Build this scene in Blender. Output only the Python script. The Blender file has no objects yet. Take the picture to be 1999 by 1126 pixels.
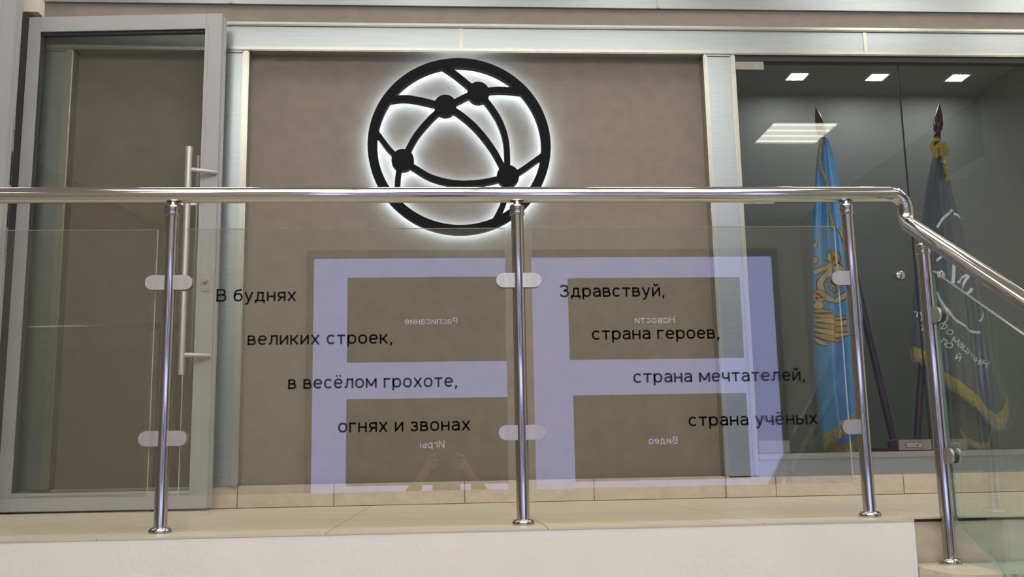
import bpy, bmesh, math, random, os
from mathutils import Vector, Matrix
random.seed(7)
S = bpy.context.scene
COL = S.collection

# ------------------------------------------------------------------ camera
F_PX = 1951.6
cam_d = bpy.data.cameras.new('camera')
cam = bpy.data.objects.new('camera', cam_d)
COL.objects.link(cam)
cam_d.sensor_fit = 'HORIZONTAL'
cam_d.sensor_width = 36.0
cam_d.lens = F_PX / 1999.0 * 36.0
cam_d.clip_start = 0.02
_r = Vector((0.99774024, -0.0645833, -0.01853139))
_u = Vector((0.00736939, -0.16895584, 0.98559607))
_f = Vector((0.06678403, 0.98350542, 0.1680981))
cam.matrix_world = Matrix(((_r.x, _u.x, -_f.x, -0.094), (_r.y, _u.y, -_f.y, -3.0662),
                           (_r.z, _u.z, -_f.z, 0.1949), (0, 0, 0, 1)))
S.camera = cam

# ------------------------------------------------------------------ world and exposure
wd = bpy.data.worlds.new('world')
S.world = wd
wd.use_nodes = True
wd.node_tree.nodes['Background'].inputs[0].default_value = (0.8, 0.85, 0.9, 1)
wd.node_tree.nodes['Background'].inputs[1].default_value = 0.3
S.view_settings.view_transform = 'Standard'
S.view_settings.look = 'None'
S.view_settings.gamma = 1.0
S.view_settings.use_curve_mapping = False
S.view_settings.exposure = 0.36
TUBE = 8.0          # brightness of the hall's ceiling tubes
PANEL = 4.6         # brightness of the reflector between the tubes
SPOT = 66.0         # downlights over the flags
SCREEN = 2.7
HALO = 10.0

# ------------------------------------------------------------------ materials
def mat(name, col, rough=0.5, metal=0.0, var=0.0, scale=(8, 8, 8), bump=0.0, bscale=None, spec=None, detail=4.0, sheen=0.0):
    m = bpy.data.materials.new(name)
    m.use_nodes = True
    nt = m.node_tree
    b = nt.nodes['Principled BSDF']
    b.inputs['Base Color'].default_value = (*col, 1)
    b.inputs['Roughness'].default_value = rough
    b.inputs['Metallic'].default_value = metal
    if spec is not None:
        b.inputs['Specular IOR Level'].default_value = spec
    if sheen:
        b.inputs['Sheen Weight'].default_value = sheen
    if var or bump:
        tc = nt.nodes.new('ShaderNodeTexCoord')
    if var:
        mp = nt.nodes.new('ShaderNodeMapping')
        mp.inputs['Scale'].default_value = scale
        no = nt.nodes.new('ShaderNodeTexNoise')
        no.inputs['Scale'].default_value = 1.0
        no.inputs['Detail'].default_value = detail
        rp = nt.nodes.new('ShaderNodeValToRGB')
        rp.color_ramp.elements[0].position = 0.3
        rp.color_ramp.elements[1].position = 0.7
        rp.color_ramp.elements[0].color = (*[c * (1 - var) for c in col], 1)
        rp.color_ramp.elements[1].color = (*[min(1, c * (1 + var)) for c in col], 1)
        nt.links.new(tc.outputs['Object'], mp.inputs[0])
        nt.links.new(mp.outputs[0], no.inputs['Vector'])
        nt.links.new(no.outputs['Fac'], rp.inputs[0])
        nt.links.new(rp.outputs[0], b.inputs['Base Color'])
    if bump:
        mp2 = nt.nodes.new('ShaderNodeMapping')
        mp2.inputs['Scale'].default_value = bscale or (120, 120, 120)
        n2 = nt.nodes.new('ShaderNodeTexNoise')
        n2.inputs['Scale'].default_value = 1.0
        n2.inputs['Detail'].default_value = 3
        bp = nt.nodes.new('ShaderNodeBump')
        bp.inputs['Strength'].default_value = bump
        bp.inputs['Distance'].default_value = 0.004
        nt.links.new(tc.outputs['Object'], mp2.inputs[0])
        nt.links.new(mp2.outputs[0], n2.inputs['Vector'])
        nt.links.new(n2.outputs['Fac'], bp.inputs['Height'])
        nt.links.new(bp.outputs[0], b.inputs['Normal'])
    return m

def emit(name, col, k):
    m = bpy.data.materials.new(name)
    m.use_nodes = True
    nt = m.node_tree
    nt.nodes.clear()
    o = nt.nodes.new('ShaderNodeOutputMaterial')
    e = nt.nodes.new('ShaderNodeEmission')
    e.inputs[0].default_value = (*col, 1)
    e.inputs[1].default_value = k
    nt.links.new(e.outputs[0], o.inputs[0])
    return m

def glass(name, tint, r0=0.05):
    # thin sheet: clear straight-through light, mirror reflection by Schlick's law on both faces
    m = bpy.data.materials.new(name)
    m.use_nodes = True
    nt = m.node_tree
    nt.nodes.clear()
    o = nt.nodes.new('ShaderNodeOutputMaterial')
    t = nt.nodes.new('ShaderNodeBsdfTransparent')
    t.inputs[0].default_value = (*tint, 1)
    g = nt.nodes.new('ShaderNodeBsdfGlossy')
    g.inputs['Roughness'].default_value = 0.0
    g.inputs[0].default_value = (1, 1, 1, 1)
    lw = nt.nodes.new('ShaderNodeLayerWeight')
    lw.inputs[0].default_value = 0.5
    pw = nt.nodes.new('ShaderNodeMath')
    pw.operation = 'POWER'
    pw.inputs[1].default_value = 5
    ma = nt.nodes.new('ShaderNodeMath')
    ma.operation = 'MULTIPLY_ADD'
    ma.inputs[1].default_value = 1 - r0
    ma.inputs[2].default_value = r0
    mx = nt.nodes.new('ShaderNodeMixShader')
    nt.links.new(lw.outputs['Facing'], pw.inputs[0])
    nt.links.new(pw.outputs[0], ma.inputs[0])
    nt.links.new(ma.outputs[0], mx.inputs[0])
    nt.links.new(t.outputs[0], mx.inputs[1])
    nt.links.new(g.outputs[0], mx.inputs[2])
    nt.links.new(mx.outputs[0], o.inputs[0])
    return m

M = dict(
    chrome=mat('polished_steel', (0.49, 0.465, 0.44), 0.09, 1.0),
    satin=mat('satin_steel', (0.50, 0.48, 0.455), 0.48, 1.0, 0.08, (60, 60, 6)),
    patch=mat('dark_satin_steel', (0.29, 0.275, 0.255), 0.45, 0.9, 0.06, (60, 60, 6)),
    alu=mat('brushed_aluminium', (0.41, 0.45, 0.475), 0.34, 0.92, 0.05, (4, 4, 160)),
    trimalu=mat('trim_aluminium', (0.50, 0.50, 0.45), 0.30, 0.9, 0.04, (30, 30, 30)),
    frame=mat('grey_lacquered_frame', (0.43, 0.435, 0.445), 0.42, 0.2, 0.03, (5, 5, 5)),
    rubber=mat('black_rubber', (0.02, 0.02, 0.02), 0.6),
    brown=mat('brown_textured_wallcover', (0.240, 0.205, 0.168), 0.75, 0, 0.07, (14, 14, 14), 0.35, (420, 60, 420)),
    plaster=mat('white_plaster', (0.77, 0.755, 0.715), 0.8, 0, 0.035, (5, 5, 5), 0.25, (50, 50, 50)),
    beige=mat('beige_paint', (0.70, 0.64, 0.55), 0.7, 0, 0.02),
    tile=mat('cream_streaked_tile', (0.57, 0.51, 0.395), 0.32, 0, 0.13, (1.3, 22, 22), 0, None, None, 6),
    tiledge=mat('tile_edge', (0.60, 0.52, 0.40), 0.5),
    skirt=mat('beige_skirting_tile', (0.56, 0.475, 0.375), 0.45, 0, 0.09, (16, 16, 26), 0, None, None, 6),
    grout=mat('grout', (0.13, 0.105, 0.08), 0.9),
    dark=mat('dark_gap', (0.02, 0.02, 0.02), 0.7),
    darkgrey=mat('dark_gasket', (0.05, 0.05, 0.052), 0.6),  # dark grey of seals, bezel and phone; also the painted gap shade
    caseW=mat('grey_green_case_wall', (0.15, 0.163, 0.157), 0.6, 0, 0.04, (3, 3, 3)),
    caseF=mat('case_floor', (0.08, 0.08, 0.085), 0.5, 0, 0.2, (120, 120, 120)),
    black=mat('black_sign_face', (0.006, 0.006, 0.008), 0.5, spec=0.08),
    halo=emit('led_backlight', (0.66, 0.83, 1.0), HALO),
    ink=mat('black_vinyl', (0.004, 0.004, 0.006), 0.06, spec=0.22),
    wood=mat('dark_cherry_wood', (0.095, 0.024, 0.024), 0.18, 0, 0.3, (8, 8, 60)),
    purple=mat('dark_plum_lacquer', (0.035, 0.018, 0.045), 0.3),
    blue=mat('sky_blue_satin', (0.085, 0.35, 0.80), 0.36, 0, 0.05, (10, 10, 3), 0.0, None, 0.6, 3, 0.2),
    navy=mat('slate_navy_cloth', (0.062, 0.080, 0.122), 0.6, 0, 0.06, (10, 10, 3), 0, None, None, 3, 0.3),
    gold=mat('gold_thread', (0.50, 0.36, 0.10), 0.55, 0, 0.3, (90, 90, 90)),
    goldp=mat('printed_gold', (0.60, 0.36, 0.13), 0.6, 0, 0.12, (30, 30, 30)),
    goldl=mat('printed_pale_gold', (0.66, 0.50, 0.25), 0.6, 0, 0.12, (30, 30, 30)),
    goldd=mat('printed_brown_outline', (0.075, 0.035, 0.02), 0.6),
    whitep=mat('printed_white', (0.80, 0.83, 0.84), 0.6),
    tube=emit('fluorescent_tube', (1.0, 0.97, 0.88), TUBE),
    refl=emit('lamp_reflector', (1.0, 0.95, 0.84), PANEL),
    spot=emit('downlight_diffuser', (1.0, 1.0, 0.98), SPOT),
    lilac=emit('lilac_screen', (0.46, 0.48, 0.95), SCREEN),
    scrtxt=emit('screen_letters', (0.62, 0.62, 0.85), SCREEN * 1.4),
    scrtile=mat('dark_screen_tile', (0.02, 0.02, 0.022), 0.5),
    hallwall=mat('hall_wall_paint', (0.66, 0.64, 0.60), 0.7, 0, 0.03, (2, 2, 2)),
    sidewall=mat('grey_side_wall', (0.20, 0.195, 0.18), 0.7, 0, 0.03, (2, 2, 2)),
    ceil=mat('white_ceiling', (0.88, 0.87, 0.83), 0.8, 0, 0.02, (4, 4, 4)),
    hallfloor=mat('hall_floor_tile', (0.50, 0.46, 0.40), 0.35, 0, 0.15, (3, 3, 3)),
    white=mat('white_door_paint', (0.66, 0.66, 0.64), 0.5),
    jacket=mat('dark_jacket', (0.06, 0.055, 0.06), 0.8),
    denim=mat('dark_denim', (0.05, 0.06, 0.09), 0.8),
    hair=mat('brown_hair', (0.05, 0.03, 0.02), 0.6),
    skin=mat('skin', (0.50, 0.30, 0.21), 0.55),
)
M['glass'] = glass('clear_glass', (0.895, 0.905, 0.875), 0.05)
M['stairglass'] = glass('green_tinted_glass', (0.86, 0.915, 0.885), 0.05)
M['caseglass'] = glass('showcase_glass', (0.90, 0.915, 0.90), 0.045)
M['jedge'] = mat('dark_polished_glass_edge', (0.03, 0.04, 0.038), 0.08)
M['gedge'] = mat('glass_cut_edge', (0.60, 0.66, 0.58), 0.25)
M['greenedge'] = mat('green_glass_cut_edge', (0.13, 0.20, 0.165), 0.25)
M['treadglass'] = mat('green_glass_tread', (0.42, 0.56, 0.48), 0.12)

# ------------------------------------------------------------------ mesh helpers
class MB:
    def __init__(s):
        s.bm = bmesh.new()
        s.mi = 0
    def _f(s, vs):
        try:
            f = s.bm.faces.new(vs)
            f.material_index = s.mi
            return f
        except ValueError:
            return None
    def box(s, x0, x1, y0, y1, z0, z1, bev=0.0):
        tmp = bmesh.new()
        bmesh.ops.create_cube(tmp, size=1)
        for v in tmp.verts:
            v.co = Vector(((x0 + x1) / 2 + v.co.x * (x1 - x0), (y0 + y1) / 2 + v.co.y * (y1 - y0), (z0 + z1) / 2 + v.co.z * (z1 - z0)))
        if bev:
            bmesh.ops.bevel(tmp, geom=tmp.edges[:] + tmp.verts[:], offset=bev, segments=2, affect='EDGES', clamp_overlap=True)
        s.merge(tmp)
        return s
    def merge(s, tmp, mtx=None):
        mp = {}
        for v in tmp.verts:
            mp[v] = s.bm.verts.new(mtx @ v.co if mtx else v.co)
        for f in tmp.faces:
            g = s._f([mp[v] for v in f.verts])
        tmp.free()
    def tube(s, pts, r, seg=16, cap=True):
        pts = [Vector(p) for p in pts]
        n = len(pts)
        rr = r if isinstance(r, (list, tuple)) else [r] * n
        t0 = (pts[1] - pts[0]).normalized()
        ref = Vector((0, 0, 1)) if abs(t0.z) < 0.9 else Vector((1, 0, 0))
        nx = t0.cross(ref).normalized()
        rings = []
        for i, p in enumerate(pts):
            if i == 0: t = t0
            elif i == n - 1: t = (pts[i] - pts[i - 1]).normalized()
            else: t = ((pts[i + 1] - pts[i]).normalized() + (pts[i] - pts[i - 1]).normalized()).normalized()
            nx = (nx - t * nx.dot(t)).normalized()
            ny = t.cross(nx)
            rings.append([s.bm.verts.new(p + (nx * math.cos(a) + ny * math.sin(a)) * rr[i])
                          for a in [2 * math.pi * k / seg for k in range(seg)]])
        for i in range(n - 1):
            for k in range(seg):
                s._f([rings[i][k], rings[i][(k + 1) % seg], rings[i + 1][(k + 1) % seg], rings[i + 1][k]])
        if cap:
            s._f(rings[0][::-1])
            s._f(rings[-1])
        return s
    def lathe(s, prof, c=(0, 0, 0), axis=(0, 0, 1), seg=32):
        # prof: (radius, height) pairs along the axis
        ax = Vector(axis).normalized()
        pts = [Vector(c) + ax * h for _, h in prof]
        ref = Vector((0, 0, 1)) if abs(ax.z) < 0.9 else Vector((1, 0, 0))
        nx = ax.cross(ref).normalized()
        ny = ax.cross(nx)
        rings = []
        for (r, h), p in zip(prof, pts):
            r = max(r, 1e-4)
            rings.append([s.bm.verts.new(p + (nx * math.cos(a) + ny * math.sin(a)) * r) for a in [2 * math.pi * k / seg for k in range(seg)]])
        for i in range(len(rings) - 1):
            for k in range(seg):
                s._f([rings[i][k], rings[i][(k + 1) % seg], rings[i + 1][(k + 1) % seg], rings[i + 1][k]])
        s._f(rings[0][::-1])
        s._f(rings[-1])
        return s
    def prism(s, poly, o, ux, uy, h):
        # poly in plane (ux,uy) from origin o, extruded along n*h both ways
        o, ux, uy = Vector(o), Vector(ux), Vector(uy)
        n = ux.cross(uy).normalized()
        a = [s.bm.verts.new(o + ux * x + uy * y - n * h / 2) for x, y in poly]
        b = [s.bm.verts.new(o + ux * x + uy * y + n * h / 2) for x, y in poly]
        k = len(poly)
        s._f(a[::-1])
        s._f(b)
        for i in range(k):
            s._f([a[i], a[(i + 1) % k], b[(i + 1) % k], b[i]])
        return s
    def quad(s, pts):
        s._f([s.bm.verts.new(Vector(p)) for p in pts])
        return s
    def build(s, name, mats, parent=None, smooth=False, origin=None):
        bmesh.ops.recalc_face_normals(s.bm, faces=s.bm.faces[:])
        if origin is not None:
            for v in s.bm.verts:
                v.co -= Vector(origin)
        me = bpy.data.meshes.new(name)
        s.bm.to_mesh(me)
        s.bm.free()
        for m in (mats if isinstance(mats, (list, tuple)) else [mats]):
            me.materials.append(M[m])
        if smooth:
            for p in me.polygons:
                p.use_smooth = True
            try:
                me.set_sharp_from_angle(angle=math.radians(35))
            except Exception:
                pass
        o = bpy.data.objects.new(name, me)
        COL.objects.link(o)
        if origin is not None:
            o.location = origin
        if parent is not None:
            o.parent = parent
            o.matrix_parent_inverse = Matrix.Identity(4)
            pw = world_of(parent)
            o.location = Vector(o.location) - pw
        return o

def world_of(o):
    v = Vector((0, 0, 0))
    while o is not None:
        v += Vector(o.location)
        o = o.parent
    return v

def thing(name, label, cat, loc, group=None):
    o = bpy.data.objects.new(name, None)
    o.empty_display_size = 0.05
    COL.objects.link(o)
    o.location = loc
    return tag(o, label, cat, group)

def tag(o, label, cat, group=None):
    o['label'] = label
    o['category'] = cat
    if group:
        o['group'] = group
    return o

def struct(o, label=None, cat=None):
    o['kind'] = 'structure'
    if label:
        o['label'] = label
    if cat:
        o['category'] = cat
    return o

def copy_tree(o, parent=None):
    c = o.copy()
    COL.objects.link(c)
    if parent is not None:
        c.parent = parent
    for ch in list(o.children):
        copy_tree(ch, c)
    return c

def arc(c, a, b, r, n=10):
    # fillet points between directions: corner c, incoming point a, outgoing point b
    c, a, b = Vector(c), Vector(a), Vector(b)
    d1, d2 = (a - c).normalized(), (b - c).normalized()
    ang = d1.angle(d2)
    t = r / math.tan(ang / 2)
    p1, p2 = c + d1 * t, c + d2 * t
    m = c + (d1 + d2).normalized() * (r / math.sin(ang / 2))
    out = []
    v1, v2 = p1 - m, p2 - m
    full = v1.angle(v2)
    for i in range(n + 1):
        k = i / n
        out.append(m + (v1 * math.sin((1 - k) * full) + v2 * math.sin(k * full)) / math.sin(full))
    return out

def spline(P, n=10):
    P = [Vector((p[0], p[1], 0)) for p in P]
    P = [P[0] * 2 - P[1]] + P + [P[-1] * 2 - P[-2]]
    out = []
    for i in range(1, len(P) - 2):
        for k in range(n):
            t = k / n
            a, b_, c, d = P[i - 1], P[i], P[i + 1], P[i + 2]
            out.append(0.5 * ((2 * b_) + (c - a) * t + (2 * a - 5 * b_ + 4 * c - d) * t * t + (3 * b_ - a - 3 * c + d) * t ** 3))
    out.append(P[-2])
    return [(p.x, p.y) for p in out]
def strip_pts(pts, w):
    n = len(pts)
    ws = w if isinstance(w, (list, tuple)) else [w] * n
    L, R = [], []
    for i in range(n):
        a = pts[max(0, i - 1)]
        c = pts[min(n - 1, i + 1)]
        dx, dz = c[0] - a[0], c[1] - a[1]
        l = math.hypot(dx, dz) or 1
        nx, nz = -dz / l * ws[i] / 2, dx / l * ws[i] / 2
        L.append((pts[i][0] + nx, pts[i][1] + nz))
        R.append((pts[i][0] - nx, pts[i][1] - nz))
    return L, R
# rounded grotesque lettering drawn as pen strokes (capital height = 1)
def _el(cx, cy, rx, ry, a0=0, a1=360, n=28):
    out = []
    for i in range(n + 1):
        a = math.radians(a0 + (a1 - a0) * i / n)
        c, q = math.cos(a), math.sin(a)
        e = 0.86
        out.append((cx + rx * math.copysign(abs(c) ** e, c), cy + ry * math.copysign(abs(q) ** e, q)))
    return ('p', out)
def _l(*p): return ('l', list(p))
def _c(*p): return ('c', list(p))
_breve = _c((.19, 1.03), (.235, .915), (.33, .88), (.425, .915), (.47, 1.03))
GLYPH = {
    'о': (.70, [_el(.35, .375, .285, .31)]),
    'с': (.64, [_el(.345, .375, .28, .31, 42, 318)]),
    'е': (.68, [_l((.075, .385), (.615, .385)), _el(.345, .375, .28, .31, 2, 322)]),
    'р': (.70, [_l((.065, .75), (.065, -.22)), _el(.355, .375, .28, .31)]),
    'а': (.64, [_c((.085, .575), (.15, .655), (.30, .685), (.46, .655), (.55, .57), (.572, .45)), _l((.572, .50), (.572, 0)), _c((.572, .43), (.40, .425), (.25, .41), (.12, .35), (.068, .235), (.11, .12), (.25, .065), (.40, .085), (.52, .165), (.572, .26))]),
    'в': (.64, [_l((.065, 0), (.065, .75)), _l((.03, .685), (.34, .685)), _c((.33, .685), (.46, .655), (.505, .54), (.46, .43), (.33, .395)), _l((.065, .395), (.36, .395)), _c((.35, .395), (.52, .35), (.565, .23), (.52, .105), (.36, .065)), _l((.03, .065), (.37, .065))]),
    'н': (.66, [_l((.065, 0), (.065, .75)), _l((.595, 0), (.595, .75)), _l((.065, .385), (.595, .385))]),
    'т': (.66, [_l((.0, .685), (.66, .685)), _l((.33, .685), (.33, 0))]),
    'л': (.70, [_l((.635, 0), (.635, .75)), _l((.17, .685), (.64, .685)), _c((.235, .70), (.225, .45), (.20, .24), (.14, .105), (.0, .065))]),
    'и': (.66, [_l((.065, 0), (.065, .75)), _l((.595, 0), (.595, .75)), _l((.08, .07), (.58, .68))]),
    'й': (.66, [_l((.065, 0), (.065, .75)), _l((.595, 0), (.595, .75)), _l((.08, .07), (.58, .68)), _breve]),
    'к': (.64, [_l((.065, 0), (.065, .75)), _l((.065, .38), (.27, .38)), _l((.24, .36), (.58, .74)), _l((.24, .40), (.60, .01))]),
    'х': (.66, [_l((.05, .745), (.61, .005)), _l((.61, .745), (.05, .005))]),
    'у': (.66, [_l((.045, .745), (.335, .08)), _l((.615, .745), (.32, .02)), _c((.335, .06), (.27, -.10), (.20, -.185), (.06, -.20))]),
    'д': (.78, [_l((0, .065), (.78, .065)), _l((.61, .03), (.61, .75)), _l((.20, .685), (.62, .685)), _c((.255, .70), (.245, .45), (.21, .22), (.13, .065)), _l((.065, .12), (.065, -.155)), _l((.715, .12), (.715, -.155))]),
    'я': (.64, [_l((.575, 0), (.575, .75)), _l((.26, .685), (.61, .685)), _c((.30, .685), (.13, .64), (.085, .50), (.13, .365), (.30, .32)), _l((.27, .32), (.575, .32)), _l((.33, .33), (.06, .005))]),
    'б': (.68, [_el(.345, .34, .28, .275), _c((.066, .36), (.075, .60), (.16, .80), (.34, .885), (.50, .905), (.60, .985))]),
    'м': (.86, [_l((.065, 0), (.065, .75)), _l((.795, 0), (.795, .75)), _l((.075, .70), (.43, .15)), _l((.785, .70), (.43, .15))]),
    'г': (.54, [_l((.065, 0), (.065, .75)), _l((.03, .685), (.54, .685))]),
    'з': (.58, [_c((.045, .585), (.13, .665), (.27, .685), (.43, .65), (.48, .545), (.42, .43), (.22, .395)), _c((.22, .395), (.45, .36), (.515, .225), (.43, .095), (.27, .065), (.12, .085), (.03, .175))]),
    'ч': (.62, [_l((.555, 0), (.555, .75)), _l((.065, .75), (.065, .50)), _c((.065, .52), (.085, .38), (.17, .295), (.34, .285), (.555, .325))]),
    'ы': (.88, [_l((.065, 0), (.065, .75)), _l((.815, 0), (.815, .75)), _l((.065, .425), (.34, .425)), _c((.33, .425), (.48, .38), (.525, .245), (.48, .11), (.33, .065)), _l((.03, .065), (.34, .065))]),
    'ё': (.68, [_l((.075, .385), (.615, .385)), _el(.345, .375, .28, .31, 2, 322), _l((.16, .955), (.28, .955)), _l((.42, .955), (.54, .955))]),
    'п': (.66, [_l((.065, 0), (.065, .75)), _l((.595, 0), (.595, .75)), _l((.03, .685), (.63, .685))]),
    'ц': (.74, [_l((.065, 0), (.065, .75)), _l((.575, 0), (.575, .75)), _l((.03, .065), (.72, .065)), _l((.675, .10), (.675, -.17))]),
    'ф': (.92, [_l((.46, 1.0), (.46, -.22)), _el(.46, .375, .39, .31)]),
    'В': (.76, [_l((.065, 0), (.065, 1)), _l((.03, .935), (.42, .935)), _c((.41, .935), (.57, .89), (.625, .735), (.57, .58), (.41, .53)), _l((.065, .53), (.44, .53)), _c((.43, .53), (.625, .475), (.69, .30), (.625, .12), (.43, .065)), _l((.03, .065), (.44, .065))]),
    'З': (.70, [_c((.05, .78), (.15, .90), (.33, .937), (.53, .88), (.60, .74), (.53, .59), (.28, .53)), _c((.28, .53), (.54, .48), (.635, .30), (.53, .115), (.33, .063), (.14, .10), (.03, .24))]),
    'Р': (.70, [_l((.065, 0), (.065, 1)), _l((.03, .935), (.38, .935)), _c((.37, .935), (.57, .88), (.635, .69), (.57, .50), (.37, .445)), _l((.065, .445), (.38, .445))]),
    'Н': (.80, [_l((.065, 0), (.065, 1)), _l((.735, 0), (.735, 1)), _l((.065, .50), (.735, .50))]),
    'И': (.80, [_l((.065, 0), (.065, 1)), _l((.735, 0), (.735, 1)), _l((.08, .07), (.72, .93))]),
    ',': (.22, [_l((.135, .12), (.055, -.16))]),
}
def text_bm(txt, pen=0.142):
    bm = bmesh.new()
    x0 = 0.0
    for ch in txt:
        if ch == ' ':
            x0 += 0.42
            continue
        w, strokes = GLYPH[ch]
        for kind, P in strokes:
            pts = spline(P, 6) if kind == 'c' else P
            L, R = strip_pts(pts, pen)
            vl = [bm.verts.new((x0 + q[0], q[1], 0)) for q in L]
            vr = [bm.verts.new((x0 + q[0], q[1], 0)) for q in R]
            for i in range(len(pts) - 1):
                bm.faces.new((vl[i], vr[i], vr[i + 1], vl[i + 1]))
        x0 += w + 0.155
    return bm

def bounds(bm):
    xs = [v.co.x for v in bm.verts]
    ys = [v.co.y for v in bm.verts]
    return min(xs), max(xs), min(ys), max(ys)

# ------------------------------------------------------------------ main dimensions
W = 1.566            # front of the skirting below the back wall
ED = -0.160          # front edge of the landing
CX = 1.266           # right end of the white parapet
LZ = -1.65           # hall floor
CEIL = 3.06
YB = -5.60           # rear wall of the hall
XL, XR = -4.6, 4.3

# ------------------------------------------------------------------ setting: floors, walls, ceiling
b = MB()
b.mi = 1
b.box(XL, XR, -0.050, W + 0.2, -0.0145, -0.0015)  # tile bed; its dark front edge also paints the shade under the nosing
b.box(XL, CX - 0.002, ED + 0.012, -0.07, -0.0054, -0.0015)
b.mi = 0
x = -0.433 - 0.626 * 7
while x < XR:
    x1 = min(x + 0.626, XR)
    lo = max(x, XL)
    for (y0, y1) in ((-0.07, 0.62), (0.62, W + 0.15)):
        if x1 > lo:
            b.box(lo + 0.0012, x1 - 0.0012, y0 + (0.0012 if y0 > 0 else 0), y1 - 0.0012, -0.0055, 0.0)
    if lo < CX:
        b.box(lo + 0.0012, min(x1 - 0.0012, CX), ED, -0.07, -0.0055, 0.0)
    x += 0.626
struct(b.build('floor', ['tile', 'grout']))

b = MB()
b.box(XL, CX, ED + 0.0015, -0.075, LZ, -0.0055)
struct(b.build('wall_terrace', 'plaster'))
b = MB()
b.box(XL, XR, YB - 0.1, -0.075, LZ - 0.1, LZ)
struct(b.build('floor_hall', 'hallfloor'))

# steps going down towards the viewer
st = bpy.data.objects.new('stairs', None)
COL.objects.link(st)
struct(st, 'tiled steps with green glass covers going down to the hall')
st.location = (CX, -0.07, 0)
b = MB()
n_steps = 11
for k in range(n_steps):
    z = -0.150 - k * 0.139
    y = -0.072 - k * 0.30
    b.box(CX + 0.002, 3.4, y - 0.30, y, LZ, z)
b.box(CX + 0.002, XR, -0.058, 0.0, LZ, -0.015)
b.build('step_body', 'skirt', st)
for k in range(n_steps):
    z = -0.150 - k * 0.139
    y = -0.072 - k * 0.30
    t = MB().box(1.432, 3.4, y - 0.315, y - 0.001, z, z + 0.014, 0.001).build('glass_tread', ['treadglass'], st)
    t['label'] = 'pale green glass cover lying on a step'
    c = MB().prism([(0, 0), (0.166 if k else 0.162, 0), (0.166 if k else 0.162, -0.30), (0.045, -0.31), (0, -0.27)], (CX + 0.003, y - 0.002, z + 0.008), (1, 0, 0), (0, 1, 0), 0.016).build('tile_end', ['tile'], st)
    c['label'] = 'cream tile with a cut corner at the end of a step'

# back wall: brown panel in a shallow niche, skirting in tiles
b = MB()
b.box(-4.6, 1.36, 1.625, 1.72, 0.0, 2.17)
b.box(-4.6, XR, 1.575, 1.72, 2.165, CEIL)
struct(b.build('wall_back', 'brown'))

b = MB()
b.mi = 1
b.box(-4.6, 1.2, W + 0.004, 1.63, 0, 0.097)
b.box(1.2, 4.6, W - 0.006, 1.70, 0, 0.090)
b.mi = 0
js = [-4.6, -3.4, -2.85, -2.25, -1.62, -1.028, -0.6, -0.012, 0.58, 1.192]
for a_, c_ in zip(js, js[1:]):
    b.box(a_ + 0.0015, c_ - 0.0015, W, 1.60, 0.002, 0.099, 0.001)
js = [1.192, 1.425, 2.032, 2.64, 3.25, 3.86, 4.6]
for a_, c_ in zip(js, js[1:]):
    b.box(a_ + 0.0015, c_ - 0.0015, W - 0.014, 1.60, 0.002, 0.0925, 0.001)
b.box(1.1925, 1.209, W - 0.013, 1.60, 0.002, 0.099, 0.001)
struct(b.build('baseboard_back', ['skirt', 'grout']))

# aluminium cladding: bands and pilasters (one trim per run)
YF = 1.560
YT = 1.546
def band(idx, x0, x1, z0, z1, joints, t_low=None, t_high=None):
    b = MB()
    xs = [x0] + [j for j in joints if x0 < j < x1] + [x1]
    b.mi = 0
    for a_, c_ in zip(xs, xs[1:]):
        b.box(a_ + 0.001, c_ - 0.001, YF, 1.63, z0, z1, 0.0008)
    b.mi = 1
    for j in joints:
        if x0 < j < x1:
            b.box(j - 0.009, j + 0.009, YF - 0.004, 1.60, z0 + 0.001, z1 - 0.001, 0.001)
    if t_low:
        b.box(x0, x1, YT, 1.64, z0 - t_low, z0, 0.004)
    if t_high:
        b.box(x0, x1, YT, 1.60, z1, z1 + t_high, 0.004)
    return struct(b.build('trim_%d' % idx, ['alu', 'trimalu']))
band(1, -2.0, 4.6, 2.176, 2.283, (-0.007, 2.024), 0.021, 0.019)
band(2, -2.0, 4.6, 2.398, 2.700, (-1.124, 0.98, 3.1))

def pilaster(idx, x0, x1, tl, tr, z0=0.0975):
    b = MB()
    b.mi = 0
    b.box(x0 + tl, x1 - tr, YF, 1.66, z0, 2.146, 0.0008)
    b.mi = 1
    for (u0, u1, on) in ((x0, x0 + tl, tl), (x1 - tr, x1, tr)):
        if on:
            b.box(u0, u1, YT + 0.002, 1.665, z0, 2.1545, 0.005)
    b.box(x0 + tl, x1 - tr, YT + 0.006, 1.60, 2.1465, 2.1545, 0.002)
    return struct(b.build('trim_%d' % idx, ['alu', 'trimalu']))
pilaster(3, -2.04, -1.846, 0.02, 0.038)
pilaster(4, -1.215, -1.025, 0.024, 0.031)
pilaster(5, 1.190, 1.351, 0.021, 0.024)

# showcase below the glass: metal panel and sill profile
b = MB()
b.mi = 0
b.box(1.3515, 4.6, YF + 0.004, 1.68, 0.0935, 0.169, 0.0008)
b.mi = 1
b.box(1.352, 4.6, YT + 0.002, 1.68, 0.1695, 0.197, 0.004)
struct(b.build('trim_6', ['alu', 'trimalu']))
# flag room behind the glass
b = MB()
b.box(1.30, 4.6, 2.744, 2.80, 0.15, 2.46)
b.box(4.55, 4.6, 1.66, 2.744, 0.15, 2.46)
b.box(1.30, 1.358, 1.67, 2.744, 0.15, 2.46)
struct(b.build('wall_flag_room', 'caseW'))
struct(MB().box(1.30, 4.6, 1.66, 2.744, 2.402, 2.46).build('ceiling_flag_room', 'caseW'))
struct(MB().box(1.36, 4.6, 1.68, 2.744, 0.14, 0.190).build('floor_flag_room', 'caseF'))
# dark rail above the glass doors
b = MB().box(1.352, 4.6, 1.565, 1.62, 2.128, 2.1545)
struct(b.build('trim_7', 'darkgrey'))

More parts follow.
